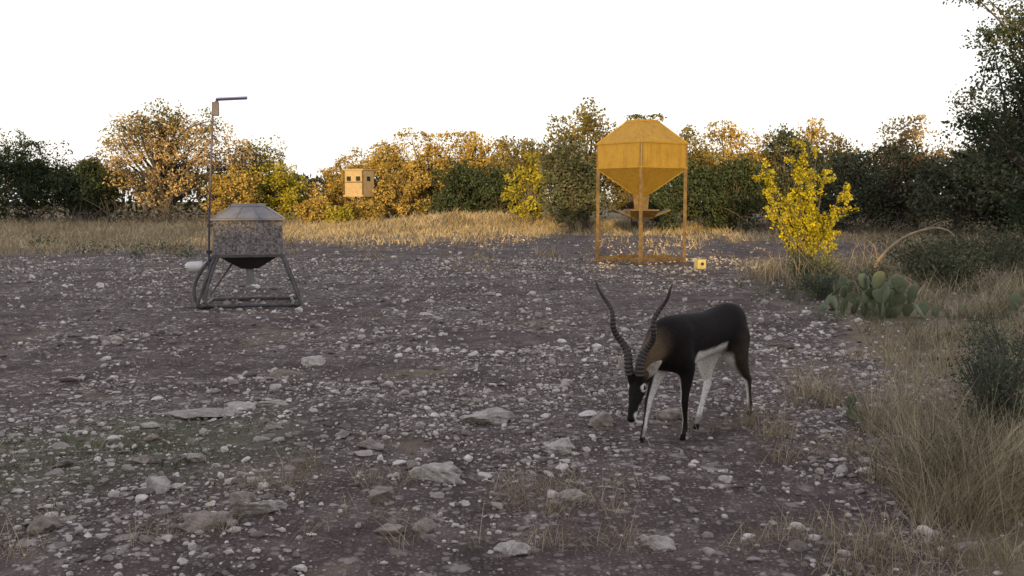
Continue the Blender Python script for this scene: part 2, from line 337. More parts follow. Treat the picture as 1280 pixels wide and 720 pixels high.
# ------------------------------------------------------------------ grasses
def blades(x, y, h, w, lean=.35, curl=.4):
    n = len(x); a = R.uniform(0, 6.28, n); d = np.stack([np.cos(a), np.sin(a), 0 * a], -1); sd = R.uniform(0, 6.28, n); side = np.stack([np.cos(sd), np.sin(sd), 0 * a], -1)
    ln = np.abs(R.normal(0, lean, n))[:, None]; cu = np.abs(R.normal(0, curl, n))[:, None]
    base = np.stack([x, y, gh(x, y) - .01], -1); rows = []
    for t, ww in ((0, 1), (.4, .85), (.75, .55), (1, .08)):
        c = base + d * (ln * t + cu * t * t) * h[:, None] + np.array([0, 0, 1.]) * (h * (t - .25 * t * t * cu[:, 0]))[:, None]
        hw_ = (w * ww * .5)[:, None]; rows += [c - side * hw_, c + side * hw_]
    V = np.stack(rows, 1).reshape(-1, 3); o = np.arange(n)[:, None, None] * 8
    q = np.array([[0, 1, 3, 2], [2, 3, 5, 4], [4, 5, 7, 6]])[None]
    return V, (q + o).reshape(-1, 4)
def tufts(cx, cy, rad_, nb, h, w, lean=.35, curl=.4, hj=.35):
    cx = np.asarray(cx, float); k = np.repeat(np.arange(len(cx)), nb); m = len(k)
    rr = np.broadcast_to(rad_, cx.shape)[k]; hh = np.broadcast_to(h, cx.shape)[k]
    x = cx[k] + R.normal(0, 1, m) * rr; y = np.asarray(cy)[k] + R.normal(0, 1, m) * rr
    return blades(x, y, hh * np.clip(R.normal(1, hj, m), .25, 1.7), np.full(m, w), lean, curl)
G = []
def clump(xa, xb, ya, yb, nt, nb, h, w=.004, rad_=.05):
    cx = R.uniform(xa, xb, nt); cy = R.uniform(ya, yb, nt); G.append(tufts(cx, cy, rad_, nb, R.uniform(.5, 1.2, nt) * h, w, .42, .5))
clump(1.80, 2.9, 4.25, 5.1, 46, 75, .34, .0035, .045)
clump(2.2, 3.6, 5.2, 6.6, 46, 75, .32, .0035, .045)
clump(1.3, 2.6, 3.55, 4.2, 34, 40, .13, .003, .06)
clump(1.2, 1.6, 3.6, 3.9, 8, 30, .09, .003, .06)
clump(1.45, 1.7, 5.7, 6.3, 5, 50, .15, .003)
clump(1.9, 2.3, 6.8, 7.4, 6, 60, .2)
clump(1.7, 2.3, 5.1, 5.7, 5, 50, .15, .003)
clump(3.4, 5.6, 8.8, 10.4, 32, 45, .16, .006, .08)
clump(5.4, 8, 9.0, 13, 80, 55, .26, .006, .08)
clump(3.0, 5, 6.8, 8.8, 45, 50, .2, .005, .07)
clump(4.2, 9, 12.9, 20, 120, 45, .34, .010, .12)
for (a, b_, n_, h_) in [(-1.3, 4.9, 7, .11), (-1.0, 5.1, 5, .11), (.2, 4.6, 7, .12), (.05, 4.9, 6, .12), (-.1, 4.1, 4, .10), (.35, 4.2, 5, .10), (-1.55, 4.2, 4, .12), (.45, 4.9, 4, .1), (-2.0, 4.0, 5, .12), (-.75, 4.3, 3, .08), (1.3, 6.0, 4, .10), (1.6, 5.4, 3, .10), (1.1, 4.1, 5, .09), (-2.9, 5.4, 5, .1)]:
    cx = a + R.normal(0, .15, n_); cy = b_ + R.normal(0, .12, n_); G.append(tufts(cx, cy, .05, 28, np.full(n_, h_), .0028, .7, .6))
x, y = scatter(520, 3.4, 12); G.append(tufts(x, y, .03, 7, R.uniform(.03, .08, len(x)), .003, .6, .6))
build('dry_grass', G, M_dry)
G = []
n = 19000; x = R.uniform(-42, 30, n); y = R.uniform(20, 60, n); k = R.uniform(size=n) < grassmask(x, y) ** 1.3; x, y = x[k], y[k]
G.append(tufts(x, y, .18, 9, R.uniform(.08, .24, len(x)) * (1 + (y > 40) * .4), .024, .5, .5))
x = R.normal(-1.5, 4.0, 1400); y = 46 + .45 * x + R.normal(0, 2.2, 1400); G.append(tufts(x, y, .15, 9, R.uniform(.10, .28, 1400), .024, .5, .5))
build('field_grass', G, M_drygold)
G = []
x = np.concatenate([R.normal(-2.3, .5, 60), R.normal(-2.6, .3, 30), R.uniform(1.95, 3., 30), R.uniform(3.5, 8, 150)]); y = np.concatenate([R.normal(5.6, .4, 60), R.normal(4.6, .5, 30), R.uniform(4.3, 5.2, 30), R.uniform(9, 16, 150)])
h_ = np.concatenate([np.full(90, .035), np.full(30, .24), np.full(150, .2)])
G.append(tufts(x, y, .06, 24, h_, .006, .5, .4)); build('green_weeds', G, M_grgrass)
G = []
for (a, b_) in [(-11.2, 26), (-8.6, 24), (-9.6, 27), (-14, 30), (-7.2, 30)]:
    for _ in range(5):
        q = R.normal(0, 1, (50, 3)) * np.array([.12, .12, .1]) + np.array([a + R.normal(0, .5), b_ + R.normal(0, .3), .12]); q[:, 2] = np.abs(q[:, 2]); G.append(leaves(q, .06))
build('field_weeds', G, M_sage)

def shrub(name, x, y, r, h, mat, n, ls, stems=14, seed=1):
    rg = np.random.default_rng(seed); parts = []; pts = []
    for i_ in range(stems):
        a = rg.uniform(0, 6.28); e = np.array([math.cos(a) * r * rg.uniform(.2, 1), math.sin(a) * r * rg.uniform(.2, 1), h * rg.uniform(.55, 1)])
        c = crom([[0, 0, -.05], e * np.array([.35, .35, .5]), e], 6); parts += tparts(tube(c, np.linspace(.006, .002, len(c)) * (1 + h), 4), 0)
        k = n // stems; t = rg.uniform(.2, 1, k); idx = (t * (len(c) - 1)).astype(int); pts.append(c[idx] + rg.normal(0, .13 * r + .02, (k, 3)))
    pts = np.concatenate(pts); pts = pts[pts[:, 2] > 0.01]; parts.append((*leaves(pts, ls, .4, .8), 1))
    ob = build(name, parts, [M_bark, mat]); ob.location = (x, y, float(gh(x, y))); return ob
shrub('sagebrush', 2.75, 5.5, .32, .66, M_sage, 6500, .022, 34, 3)
shrub('sagebrush', 2.2, 4.75, .26, .28, M_sage, 2200, .018, 18, 4)
shrub('sagebrush', 3.4, 6.6, .4, .65, M_sage, 5000, .024, 30, 5)
for k_, (a, b_, r_, h_) in enumerate([(7.4, 17.5, 1.0, .75), (8.6, 18.5, 1.1, .8), (9.6, 17.6, .9, .7), (6.9, 15.5, .8, .6), (8.3, 14.6, .8, .55), (10.2, 20, 1.2, .9)]):
    shrub('juniper_shrub', a, b_, r_, h_, M_greyg, 4500, .06, 24, 30 + k_)
for k_, (a, b_, r_, h_) in enumerate([(4.95, 15.4, .5, .6), (5.35, 14.6, .5, .5), (4.5, 14.2, .4, .4), (4.85, 16.4, .4, .6)]):
    shrub('juniper_shrub', a, b_, r_, h_, M_sage, 2600, .035, 20, 44 + k_)

# yellow elm
rg = np.random.default_rng(5); parts = []; pts = []; ptg = []
tips = [(-.05, 0, 2.58), (-.22, .1, 2.2), (.2, -.1, 2.25), (-.78, 0, 2.08), (-.62, .1, 1.9), (-.9, -.1, 1.85), (.38, .1, 1.95), (.72, -.1, 1.72), (.86, 0, 1.5), (.74, .2, 1.2), (-.4, -.3, 1.5), (.2, .35, 1.75), (0, -.35, 1.6), (-.62, -.2, 1.3), (.45, -.35, 1.15), (-.1, .4, 1.3), (.6, .1, .85), (.1, -.3, 1.0), (-.35, .1, .9), (.35, .2, .7), (-.08, -.1, 1.9), (.3, 0, 1.4), (.55, -.1, .6)]
for i_, tp in enumerate(tips):
    tp = np.array(tp); b0 = np.array([rg.normal(0, .06), rg.normal(0, .05), -.05]); c = crom([b0, tp * np.array([.3, .3, .45]) + rg.normal(0, .04, 3), tp], 10)
    parts += tparts(tube(c, np.linspace(.028, .004, len(c)), 5), 0)
    for j in range(14):
        t = rg.uniform(.5, 1); q = c[int(t * (len(c) - 1))]; d = rg.normal(0, 1, 3); d[2] = abs(d[2]) * .9 + .2; d /= np.linalg.norm(d); e = q + d * rg.uniform(.08, .28)
        s_ = np.linspace(0, 1, 5)[:, None]; tw = q * (1 - s_) + e * s_; parts += tparts(tube(tw, np.linspace(.004, .0015, 5), 3), 0)
        k = 44; u = rg.uniform(.1, 1.05, (k, 1)); w_ = q * (1 - u) + e * u + rg.normal(0, .024, (k, 3))
        (ptg if (rg.uniform() < .3 or e[2] < .75) else pts).append(w_)
parts.append((*leaves(np.concatenate(pts), .045, .7), 1)); parts.append((*leaves(np.concatenate(ptg), .045, .7), 2))
ob = build('yellow_elm_tree', parts, [M_bark, M_yel, M_ygr]); ob.location = (5.02, 17, float(gh(5.02, 17)))
parts = []
main = crom([(5.7, 15.8, -.05), (5.85, 15.7, .45), (6.2, 15.6, .82), (6.6, 15.5, .98), (6.85, 15.5, .95), (6.95, 15.45, .86)], 6)
parts += tparts(tube(main, np.linspace(.034, .010, len(main)), 7))
for q, e in [((6.25, 15.6, .85), (6.5, 15.4, .6)), ((5.85, 15.7, .45), (5.6, 15.5, .8)), ((6.5, 15.52, .95), (6.8, 15.3, 1.1)), ((5.8, 15.7, .3), (6.15, 15.5, .35))]:
    c = crom([q, (np.array(q) + e) / 2 + np.array([.03, 0, .05]), e], 4); parts += tparts(tube(c, np.linspace(.012, .003, len(c)), 5))
for _ in range(26):
    b0 = np.array([5.2 + rg.normal(0, .35), 15.6 + rg.normal(0, .3), 0]); e = b0 + np.array([rg.normal(0, .3), rg.normal(0, .2), rg.uniform(.3, .8)]); parts += tparts(tube(crom([b0, (b0 + e) / 2 + rg.normal(0, .06, 3), e], 4), np.linspace(.008, .002, 9), 4))
build('dead_branch', parts, M_dead, True)
parts = []
for _ in range(120):
    b0 = np.array([rg.uniform(-26, -15), rg.uniform(50, 53), 0]); e = b0 + np.array([rg.normal(0, .8), rg.normal(0, .4), rg.uniform(.3, 1.5)])
    parts += tparts(tube(crom([b0, (b0 + e) / 2 + rg.normal(0, .2, 3), e], 3), np.linspace(.03, .008, 7), 4))
for _ in range(80):
    b0 = np.array([rg.uniform(9, 19), rg.uniform(37, 40), 0]); e = b0 + np.array([rg.normal(0, .7), rg.normal(0, .4), rg.uniform(.3, 1.2)])
    parts += tparts(tube(crom([b0, (b0 + e) / 2 + rg.normal(0, .2, 3), e], 3), np.linspace(.02, .006, 7), 4))
build('dead_brush', parts, M_bark)

s = N('cactus_pad'); p = s.pos(); M_pad = s.pbr(s.ramp(s.noise(9, 4, .6, p), [(.3, (.09, .12, .07)), (.7, (.18, .21, .13))]), .6, s.bump(s.noise(60, 2, .5, p), .3, .01))
iv, if_ = ico(3)
def cactus(x, y, n, sz, seed):
    rg = np.random.default_rng(seed); parts = []; pads = []
    for i_ in range(n):
        if i_ < n * .4 or not pads: b0 = np.array([rg.normal(0, sz * 1.5), rg.normal(0, sz * 1.), 0])
        else: q = pads[rg.integers(len(pads))]; b0 = q[0] + q[1] * q[2] * .92
        up = np.array([rg.normal(0, .4), rg.normal(0, .3), 1.]); up /= np.linalg.norm(up); L = sz * rg.uniform(.7, 1.15)
        a = rg.uniform(0, 3.14); nn = np.array([math.cos(a), math.sin(a), 0]); nn -= up * (nn @ up); nn /= np.linalg.norm(nn); w = np.cross(up, nn)
        v = iv.copy(); tz = v[:, 2]; wd = .62 + .13 * tz
        V = b0 + up * ((tz + 1) * .5 * L)[:, None] + w * (v[:, 0] * wd * L * .55)[:, None] + nn * (v[:, 1] * .075 * L)[:, None]
        if b0[2] < sz * 2: pads.append((b0, up, L)); parts.append((V, if_))
    ob = build('prickly_pear_cactus', parts, M_pad, True); ob.location = (x, y, float(gh(x, y)) - .01)
cactus(4.75, 11.9, 30, .23, 1); cactus(4.3, 12.6, 16, .2, 2); cactus(5.3, 12.1, 16, .2, 3); cactus(2.35, 6.3, 5, .10, 4)

# ------------------------------------------------------------------ grey protein feeder
s = N('camo_metal'); tc = s.n('ShaderNodeTexCoord'); p = tc.outputs['Object']
v = s.n('ShaderNodeTexVoronoi', _Scale=44.); ns = s.n('ShaderNodeTexNoise', _Scale=14., _Detail=4); s.l(p, ns.inputs['Vector'])
vm = s.n('ShaderNodeVectorMath', operation='MULTIPLY_ADD'); s.l(ns.outputs['Color'], vm.inputs[0]); vm.inputs[1].default_value = (.12,) * 3; s.l(p, vm.inputs[2]); s.l(vm.outputs[0], v.inputs['Vector'])
sp = s.n('ShaderNodeSeparateColor'); s.l(v.outputs['Color'], sp.inputs[0])
c = s.ramp(sp.outputs[0], [(0, (.05, .043, .043)), (.25, (.14, .12, .12)), (.45, (.24, .215, .21)), (.75, (.33, .30, .295)), (.9, (.09, .08, .08))], 'CONSTANT')
c = s.mix(.3, c, s.ramp(s.noise(45, 4, .7, p), [(.35, .06), (.65, .36)]))
M_camo = s.pbr(c, .65, spec=.3)
def metal(name, c1, c2, rough=.5, sc=8, metal_=0., spec=.4):
    s = N(name); p = s.n('ShaderNodeTexCoord').outputs['Object']
    c = s.ramp(s.noise(sc, 6, .7, p), [(.35, c1), (.65, c2)]); return s.pbr(c, rough, s.bump(s.noise(sc * 5, 3, .6, p), .08, .01), metal_, spec)
M_roof = metal('grey_roof', (.20, .195, .21), (.28, .27, .29), .5); M_grey = metal('grey_steel', (.05, .047, .054), (.12, .112, .12), .55); M_dark = metal('dark_steel', (.02, .02, .022), (.05, .045, .045), .5)
M_white = metal('white_plastic', (.6, .6, .61), (.75, .75, .75), .5); M_pole = metal('pole_steel', (.05, .048, .08), (.09, .085, .13), .45)
s = N('solar_cell'); M_solar = s.pbr((.025, .018, .11), .3, spec=.4)
FG = empty('game_feeder', (-3.62, 13.55, float(gh(-3.62, 13.55))), rad(13))
def frus(z0, w0, d0, z1, w1, d1, m=0, cap=(True, True)):
    v = np.array([[sx * w / 2, sy * d / 2, z] for z, w, d in ((z0, w0, d0), (z1, w1, d1)) for sx, sy in ((-1, -1), (1, -1), (1, 1), (-1, 1))])
    f = [[0, 1, 5, 4], [1, 2, 6, 5], [2, 3, 7, 6], [3, 0, 4, 7]]
    if cap[0]: f.append([3, 2, 1, 0])
    if cap[1]: f.append([4, 5, 6, 7])
    return (v, f, m)
ob = build('hopper_box', [frus(.70, .90, .72, 1.17, .90, .72)], M_camo, parent=FG); bevel(ob, .012)
ob = build('box_rims', [box((0, -.362, .69), (.94, .03, .035)), box((0, .362, .69), (.94, .03, .035)), box((-.456, 0, .69), (.03, .69, .035)), box((.456, 0, .69), (.03, .69, .035))], M_grey, parent=FG)
ob = build('roof', [frus(1.165, .97, .79, 1.195, .97, .79, 0), frus(1.197, .95, .77, 1.345, .52, .38, 0), frus(1.346, .46, .33, 1.39, .44, .31, 0)], M_roof, parent=FG); bevel(ob, .008)
rb = []
for sx in (-.3, -.1, .1, .3): rb += beam((sx * 1.5, -.385, 1.205), (sx * .76, -.195, 1.348), .012)
build('roof_ribs', rb, M_roof, parent=FG)
ob = build('funnel', [frus(.50, .22, .2, .678, .78, .62, 0)], M_dark, parent=FG); bevel(ob, .006)
cyl = lambda x, y, z0, z1, r, n=16, m=0: tparts(tube([[x, y, z0], [x, y, z0 + .001], [x, y, z1 - .001], [x, y, z1]], [r * .9, r, r, r * .9], n), m)
build('spinner_unit', cyl(0, 0, .36, .50, .055) + cyl(0, 0, .30, .36, .07) + cyl(0, 0, .285, .3, .1), M_roof, parent=FG)
lg = []
for sx in (-1, 1):
    for sy in (-1, 1):
        c = crom([(sx * .42, sy * .34, .72), (sx * .47, sy * .37, .6), (sx * .60, sy * .46, .25), (sx * .66, sy * .5, .06), (sx * .62, sy * .48, .025), (sx * .5, sy * .48, .025)], 6)
        lg += tparts(tube(c, .023, 8))
    lg += tparts(tube([(sx * .55, -.48, .025), (sx * .58, 0, .03), (sx * .55, .48, .025)], .023, 8))
for sy in (-1, 1): lg += tparts(tube([(-.52, sy * .48, .028), (0, sy * .48, .035), (.52, sy * .48, .028)], .023, 8))
lg += tparts(tube([(-.5, -.40, .18), (-.2, 0, .62)], .012, 6))
c = crom([(-.46, -.2, .68), (-.62, -.28, .5), (-.72, -.3, .25), (-.66, -.33, .04), (-.5, -.4, .025)], 6); lg += tparts(tube(c, .023, 8))
c = crom([(-.40, -.36, .68), (-.5, -.45, .4), (-.56, -.52, .1), (-.42, -.54, .03)], 6); lg += tparts(tube(c, .02, 8))
build('leg_frame', lg, M_grey, True, parent=FG)
pl = tparts(tube([(-.53, -.3, .3), (-.50, -.3, 1.2), (-.41, -.3, 2.72)], .014, 8)); build('pole', pl, M_pole, True, parent=FG)
build('pole_clamps', [box((-.49, -.3, 1.1), (.07, .05, .04)), box((-.51, -.3, .75), (.07, .05, .04))], M_dark, parent=FG)
ob = build('control_box', [box((-.38, -.3, 2.64), (.09, .07, .18))], M_pole, parent=FG); bevel(ob, .008)
v, f, _ = box((0, 0, 0), (.40, .26, .03)); Rm = np.array(Matrix.Rotation(rad(-4), 3, 'Y') @ Matrix.Rotation(rad(9), 3, 'X')); build('solar_panel', [(v @ Rm.T + np.array([-.17, -.3, 2.78]), f)], M_solar, parent=FG)
build('panel_bracket', beam((-.40, -.3, 2.7), (-.33, -.3, 2.775), .03), M_pole, parent=FG)
P_ = tparts(tube([(-.80, -.2, .53), (-.795, -.2, .535), (-.62, -.2, .55), (-.60, -.2, .552), (-.56, -.2, .555)], [.06, .075, .075, .06, .02], 14)); build('white_jug', P_, M_white, True, parent=FG)

# ------------------------------------------------------------------ yellow bulk feeder
s = N('yellow_paint'); tc = s.n('ShaderNodeTexCoord'); p = tc.outputs['Object']
c = s.ramp(s.noise(3, 7, .7, p), [(.3, (.27, .165, .022)), (.7, (.38, .25, .04))])
mp = s.n('ShaderNodeMapping'); mp.inputs['Scale'].default_value = (14, 14, 1.2); s.l(p, mp.inputs[0])
c = s.mix(s.ramp(s.noise(1, 6, .7, mp.outputs[0]), [(.48, 0.), (.75, .6)]), c, (.13, .07, .025))
c = s.mix(s.ramp(s.noise(22, 5, .7, p), [(.6, 0.), (.72, .6)]), c, (.15, .08, .03))
M_yp = s.pbr(c, .6, s.bump(s.noise(5, 3, .5, p), .1, .02), spec=.3)
s = N('weathered_leg'); tc = s.n('ShaderNodeTexCoord'); p = tc.outputs['Object']
M_leg = s.pbr(s.ramp(s.noise(7, 6, .75, p), [(.35, (.06, .040, .022)), (.65, (.18, .115, .04))]), .65)
YF = empty('bulk_feeder', (2.92, 22.3, float(gh(2.92, 22.3))), rad(-8))
cn = np.array([(-1.0, 0.0), (0, -1.0), (1.0, 0), (0, 1.0)])
def sq(z, r): return [[c_[0] * r, c_[1] * r, z] for c_ in cn]
lv = sq(1.50, .14) + sq(2.10, 1.0) + sq(2.13, 1.02) + sq(2.66, 1.02) + sq(3.14, .38) + sq(3.19, .36)
ff = []
for k in range(5):
    for j in range(4): a = k * 4 + j; b_ = k * 4 + (j + 1) % 4; ff.append([a, b_, b_ + 4, a + 4])
ff.append([20, 21, 22, 23]); ff.append([3, 2, 1, 0])
ob = build('hopper', [(lv, ff)], M_yp, parent=YF); bevel(ob, .01)
q = []
for j in range(4):
    a = sq(2.66, 1.03); b_ = sq(3.14, .385); q += beam(a[j], a[(j + 1) % 4], .035); q += beam(a[j], b_[j], .02); a = sq(2.12, 1.02); q += beam(a[j], a[(j + 1) % 4], .03); q += beam(sq(2.1, 1.0)[j], sq(1.55, .2)[j], .018)
    q += beam(sq(3.14, .39)[j], sq(3.14, .39)[(j + 1) % 4], .02)
build('hopper_seams', q, M_yp, parent=YF)
q = []
for c_ in cn: q += beam((c_[0] * .975, c_[1] * .975, .0), (c_[0] * .975, c_[1] * .975, 2.66), .075)
for j in range(4):
    a = cn[j] * .94; b_ = cn[(j + 1) % 4] * .94; q += beam((a[0], a[1], .09), (b_[0], b_[1], .09), .075)
for c_ in cn: q.append(box((c_[0] * .975, c_[1] * .975, .01), (.2, .2, .02), rad(45)))
build('leg_frame', q, M_leg, parent=YF)
build('outlet_box', [frus(1.16, .3, .3, 1.52, .36, .36)], M_leg, parent=YF)
def plate(ang, m=0):
    v = np.array([[.18, -.24, 1.02], [.18, .24, 1.02], [.62, .32, 1.20], [.62, -.32, 1.20]]); w = v + np.array([0, 0, -.03]); v = np.concatenate([v, w])
    c_, s_ = math.cos(ang), math.sin(ang); v = v @ np.array([[c_, s_, 0], [-s_, c_, 0], [0, 0, 1]])
    return (v, [[0, 1, 2, 3], [7, 6, 5, 4], [0, 4, 5, 1], [1, 5, 6, 2], [2, 6, 7, 3], [3, 7, 4, 0]], m)
build('feed_chutes', [plate(rad(8 + 90 * k)) for k in range(4)], M_leg, parent=YF)
build('feed_tray', [frus(.93, .36, .36, 1.03, .44, .44)] + cyl(0, 0, 1.03, 1.17, .11, 12), M_dark, parent=YF)
build('support_post', beam((0, .3, 0), (0, .3, .95), .09), M_leg, parent=YF)
bb = build('mineral_block', [frus(0, .2, .2, .2, .19, .19)], metal('mineral', (.4, .34, .14), (.52, .46, .22), .8, 12)); bb.location = (3.87, 20.2, float(gh(3.87, 20.2))); bb.rotation_euler = (0, 0, .3); bevel(bb, .02)
o = build('block_core', cyl(0, 0, 0, .05, .035, 12), M_dark); o.parent = bb; o.rotation_euler = (rad(90), 0, 0); o.location = (0, -.06, .11)

# ------------------------------------------------------------------ hunting blind
M_blind = metal('blind_panel', (.36, .27, .15), (.47, .36, .2), .8, 4); M_bd = metal('blind_dark', (.012, .012, .012), (.02, .02, .02), .8)
HB = empty('hunting_blind', (-8.35, 54, float(gh(-8.45, 54)) - .02), rad(-22)); HB.scale = (.86, .86, .94)
build('cabin', [box((0, 0, 2.44), (1.36, 1.36, 1.44)), box((0, 0, 3.2), (1.5, 1.5, .07)), box((0, 0, 1.69), (1.46, 1.46, .08))], M_blind, parent=HB)
q = []
for x_ in (-.34, .34): q.append(box((x_, -.685, 2.68), (.3, .02, .26)))
q.append(box((-.685, 0, 2.68), (.02, .4, .26))); q.append(box((.685, 0, 2.68), (.02, .4, .26)))
build('windows', q, M_bd, parent=HB)
q = []
for x_ in (-.66, .66): q.append(box((x_, -.69, 2.44), (.07, .035, 1.4)))
q.append(box((0, -.69, 2.48), (1.24, .025, .05)))
build('trim', q, M_leg, parent=HB)
q = []
for x_ in (-.62, .62):
    for y_ in (-.62, .62): q += beam((x_ * 1.15, y_ * 1.15, -.1), (x_, y_, 1.65), .1)
q += beam((-.7, -.7, .3), (.66, -.66, 1.4), .05) + beam((.7, -.7, .3), (-.66, -.66, 1.4), .05)
build('legs', q, M_leg, parent=HB)

# ------------------------------------------------------------------ blackbuck
BB = empty('blackbuck_antelope', (1.15, 6.07, float(gh(1.05, 6.0)) - .006), math.atan2(-.730, -.683))
X3, Y3, Z3 = np.eye(3)
body = []
def limb(pts, r, n=12, k=5):
    c = crom(pts, k); rr = crom(np.stack([r] * 3, -1), k)[:, 0]; return tube(c, rr, n)
tr = np.array([(-.495, .64, .035, .05), (-.475, .645, .078, .105), (-.42, .645, .110, .138), (-.34, .64, .124, .148), (-.24, .628, .118, .145), (-.10, .612, .120, .142), (.03, .602, .126, .152), (.14, .592, .126, .168), (.24, .588, .118, .176), (.33, .588, .10, .163), (.39, .588, .08, .13), (.43, .588, .045, .08)])
tr = crom(tr, 4)
C = np.stack([tr[:, 0], 0 * tr[:, 0], tr[:, 1]], -1); k = len(C); body += tparts(loft(C, np.tile(Y3, (k, 1)), np.tile(Z3, (k, 1)), tr[:, 2], tr[:, 3], 28))
neck_pts = np.array([(.22, 0, .64), (.33, .0, .635), (.43, .005, .585), (.525, .012, .52), (.595, .02, .452), (.62, .022, .42)]); neck_r = np.array([.125, .118, .094, .074, .058, .048])
yaw = rad(14); pit = rad(60)
fw = np.array([math.cos(yaw), math.sin(yaw), 0]); hs = np.array([-math.sin(yaw), math.cos(yaw), 0])
ha = fw * math.cos(pit) - Z3 * math.sin(pit); hd = fw * math.sin(pit) + Z3 * math.cos(pit)
H0 = np.array([.622, .015, .428])
def hp(a, s_, d): return H0 + ha * a + hs * s_ + hd * d
body += tparts(limb(neck_pts, neck_r, 16))
hr = np.array([(-.035, .03, .03, 0), (-.01, .046, .05, .0), (.03, .053, .056, .0), (.07, .050, .052, -.002), (.11, .040, .044, -.004), (.15, .032, .037, -.004), (.19, .028, .032, -.004), (.22, .028, .029, -.005), (.24, .021, .021, -.006), (.248, .008, .009, -.006)])
hr[:, 0] *= 1.08
C = np.array([hp(a, 0, d) for a, _, _, d in hr]); k = len(C); body += tparts(loft(C, np.tile(hs, (k, 1)), np.tile(hd, (k, 1)), hr[:, 1], hr[:, 2], 20))
for sg in (-1, 1):
    body += tparts(limb([hp(.04, sg * .022, .03), hp(.02, sg * .026, .06), hp(.005, sg * .028, .075)], [.026, .024, .021], 10, 3))
    body += tparts(limb([hp(.05, sg * .03, .02), hp(.065, sg * .038, .024), hp(.08, sg * .03, .02)], [.014, .017, .012], 8, 3))
legs = {
 'FL': ([(.25, .04, .62), (.28, .06, .53), (.245, .076, .45), (.237, .08, .39), (.242, .08, .315), (.248, .079, .245), (.242, .076, .225), (.232, .074, .13), (.228, .072, .078), (.238, .070, .045), (.247, .070, .0)], [.080, .078, .064, .045, .028, .0225, .022, .0135, .0175, .0145, .0205]),
 'FR': ([(.25, -.04, .62), (.30, -.06, .53), (.29, -.076, .45), (.315, -.08, .39), (.355, -.08, .315), (.392, -.079, .25), (.40, -.076, .232), (.43, -.074, .14), (.448, -.072, .078), (.462, -.070, .045), (.474, -.070, .0)], [.080, .078, .064, .045, .028, .0225, .022, .0135, .0175, .0145, .0205]),
 'HL': ([(-.33, .030, .66), (-.345, .050, .57), (-.345, .068, .48), (-.42, .07, .375), (-.515, .058, .298), (-.552, .05, .268), (-.588, .04, .17), (-.620, .030, .08), (-.628, .026, .045), (-.622, .024, .0)], [.09, .108, .090, .052, .026, .0245, .0155, .0185, .0150, .0205]),
 'HR': ([(-.32, -.030, .66), (-.29, -.050, .57), (-.245, -.068, .48), (-.228, -.07, .375), (-.225, -.058, .298), (-.215, -.05, .268), (-.145, -.04, .17), (-.088, -.030, .08), (-.067, -.028, .045), (-.050, -.028, .0)], [.09, .108, .090, .052, .026, .0245, .0155, .0185, .0150, .0205])}
LC = {}
for kk, (pp, rr) in legs.items():
    body += tparts(limb(pp, np.array(rr) * 1.08, 12)); LC[kk] = crom(pp, 5)
body += tparts(limb([(-.45, 0, .74), (-.512, 0, .70), (-.535, 0, .63), (-.53, 0, .55)], [.02, .022, .018, .008], 8))
raw = build('body_raw', body, M_dark)
md = raw.modifiers.new('r', 'REMESH'); md.mode = 'VOXEL'; md.voxel_size = .0055; md.use_smooth_shade = True
dg = bpy.context.evaluated_depsgraph_get(); me = bpy.data.meshes.new_from_object(raw.evaluated_get(dg)); bpy.data.objects.remove(raw)
me.name = 'body'; bo = bpy.data.objects.new('body', me); scene.collection.objects.link(bo); bo.parent = BB
nv = len(me.vertices)
V = np.zeros(nv * 3, np.float32); me.vertices.foreach_get('co', V); V = V.reshape(-1, 3).astype(float)
E = np.zeros(len(me.edges) * 2, np.int32); me.edges.foreach_get('vertices', E); E = E.reshape(-1, 2)
deg = np.bincount(E.ravel(), minlength=nv)[:, None].astype(float)
def avg(Q):
    S = np.zeros_like(Q)
    for c_ in range(Q.shape[1]): S[:, c_] = np.bincount(E[:, 0], Q[E[:, 1], c_], nv) + np.bincount(E[:, 1], Q[E[:, 0], c_], nv)
    return S / deg
x, y, z = V.T
allD = np.full((nv, 4), 9.)
sub = np.where(z < .5)[0]
for n_, kk in enumerate(('FL', 'FR', 'HL', 'HR')):
    allD[sub, n_] = np.min(np.linalg.norm(V[sub][:, None, :] - LC[kk][None], axis=2), axis=1)
am = allD.argmin(1)
rel = V - H0; A_ = rel @ ha; S_ = rel @ hs; D_ = rel @ hd
headw = sstep(-.06, -.01, A_) * (x > .5)
wsm = (sstep(.33, .45, z) * (1 - headw))[:, None]
for it in range(60):
    wgt = np.maximum(wsm, .9 if it < 3 else 0)
    V = V + (avg(V) - V) * .65 * wgt
me.vertices.foreach_set('co', V.ravel().astype(np.float32)); me.update()
me.polygons.foreach_set('use_smooth', np.ones(len(me.polygons), bool))
Nn = np.zeros(nv * 3, np.float32); me.vertices.foreach_get('normal', Nn); Nn = Nn.reshape(-1, 3).astype(float)
blk = np.array((.0125, .0100, .0100)); brn = np.array((.052, .039, .031)); tan = np.array((.125, .083, .050)); wht = np.array((.74, .72, .70))
x, y, z = V.T; nz = (fbm(x + z * .7, y + z, 18, 2) - .5) * .03
rel = V - H0; A_ = rel @ ha; S_ = rel @ hs; D_ = rel @ hd
col = np.tile(blk, (nv, 1))
def blend(m, c):
    global col
    m = np.clip(m, 0, 1)[:, None]; col = col * (1 - m) + c * m
blend(sstep(-.32, -.50, x + nz) * .5, brn)
blend(sstep(.66, .5, z + nz * 2) * sstep(-.22, -.32, x + nz) * .8, brn * 1.2)
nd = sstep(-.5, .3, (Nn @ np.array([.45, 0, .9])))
blend(sstep(.37, .53, x + nz * 2 - (z - .6) * .25) * (.15 + .8 * nd), tan)
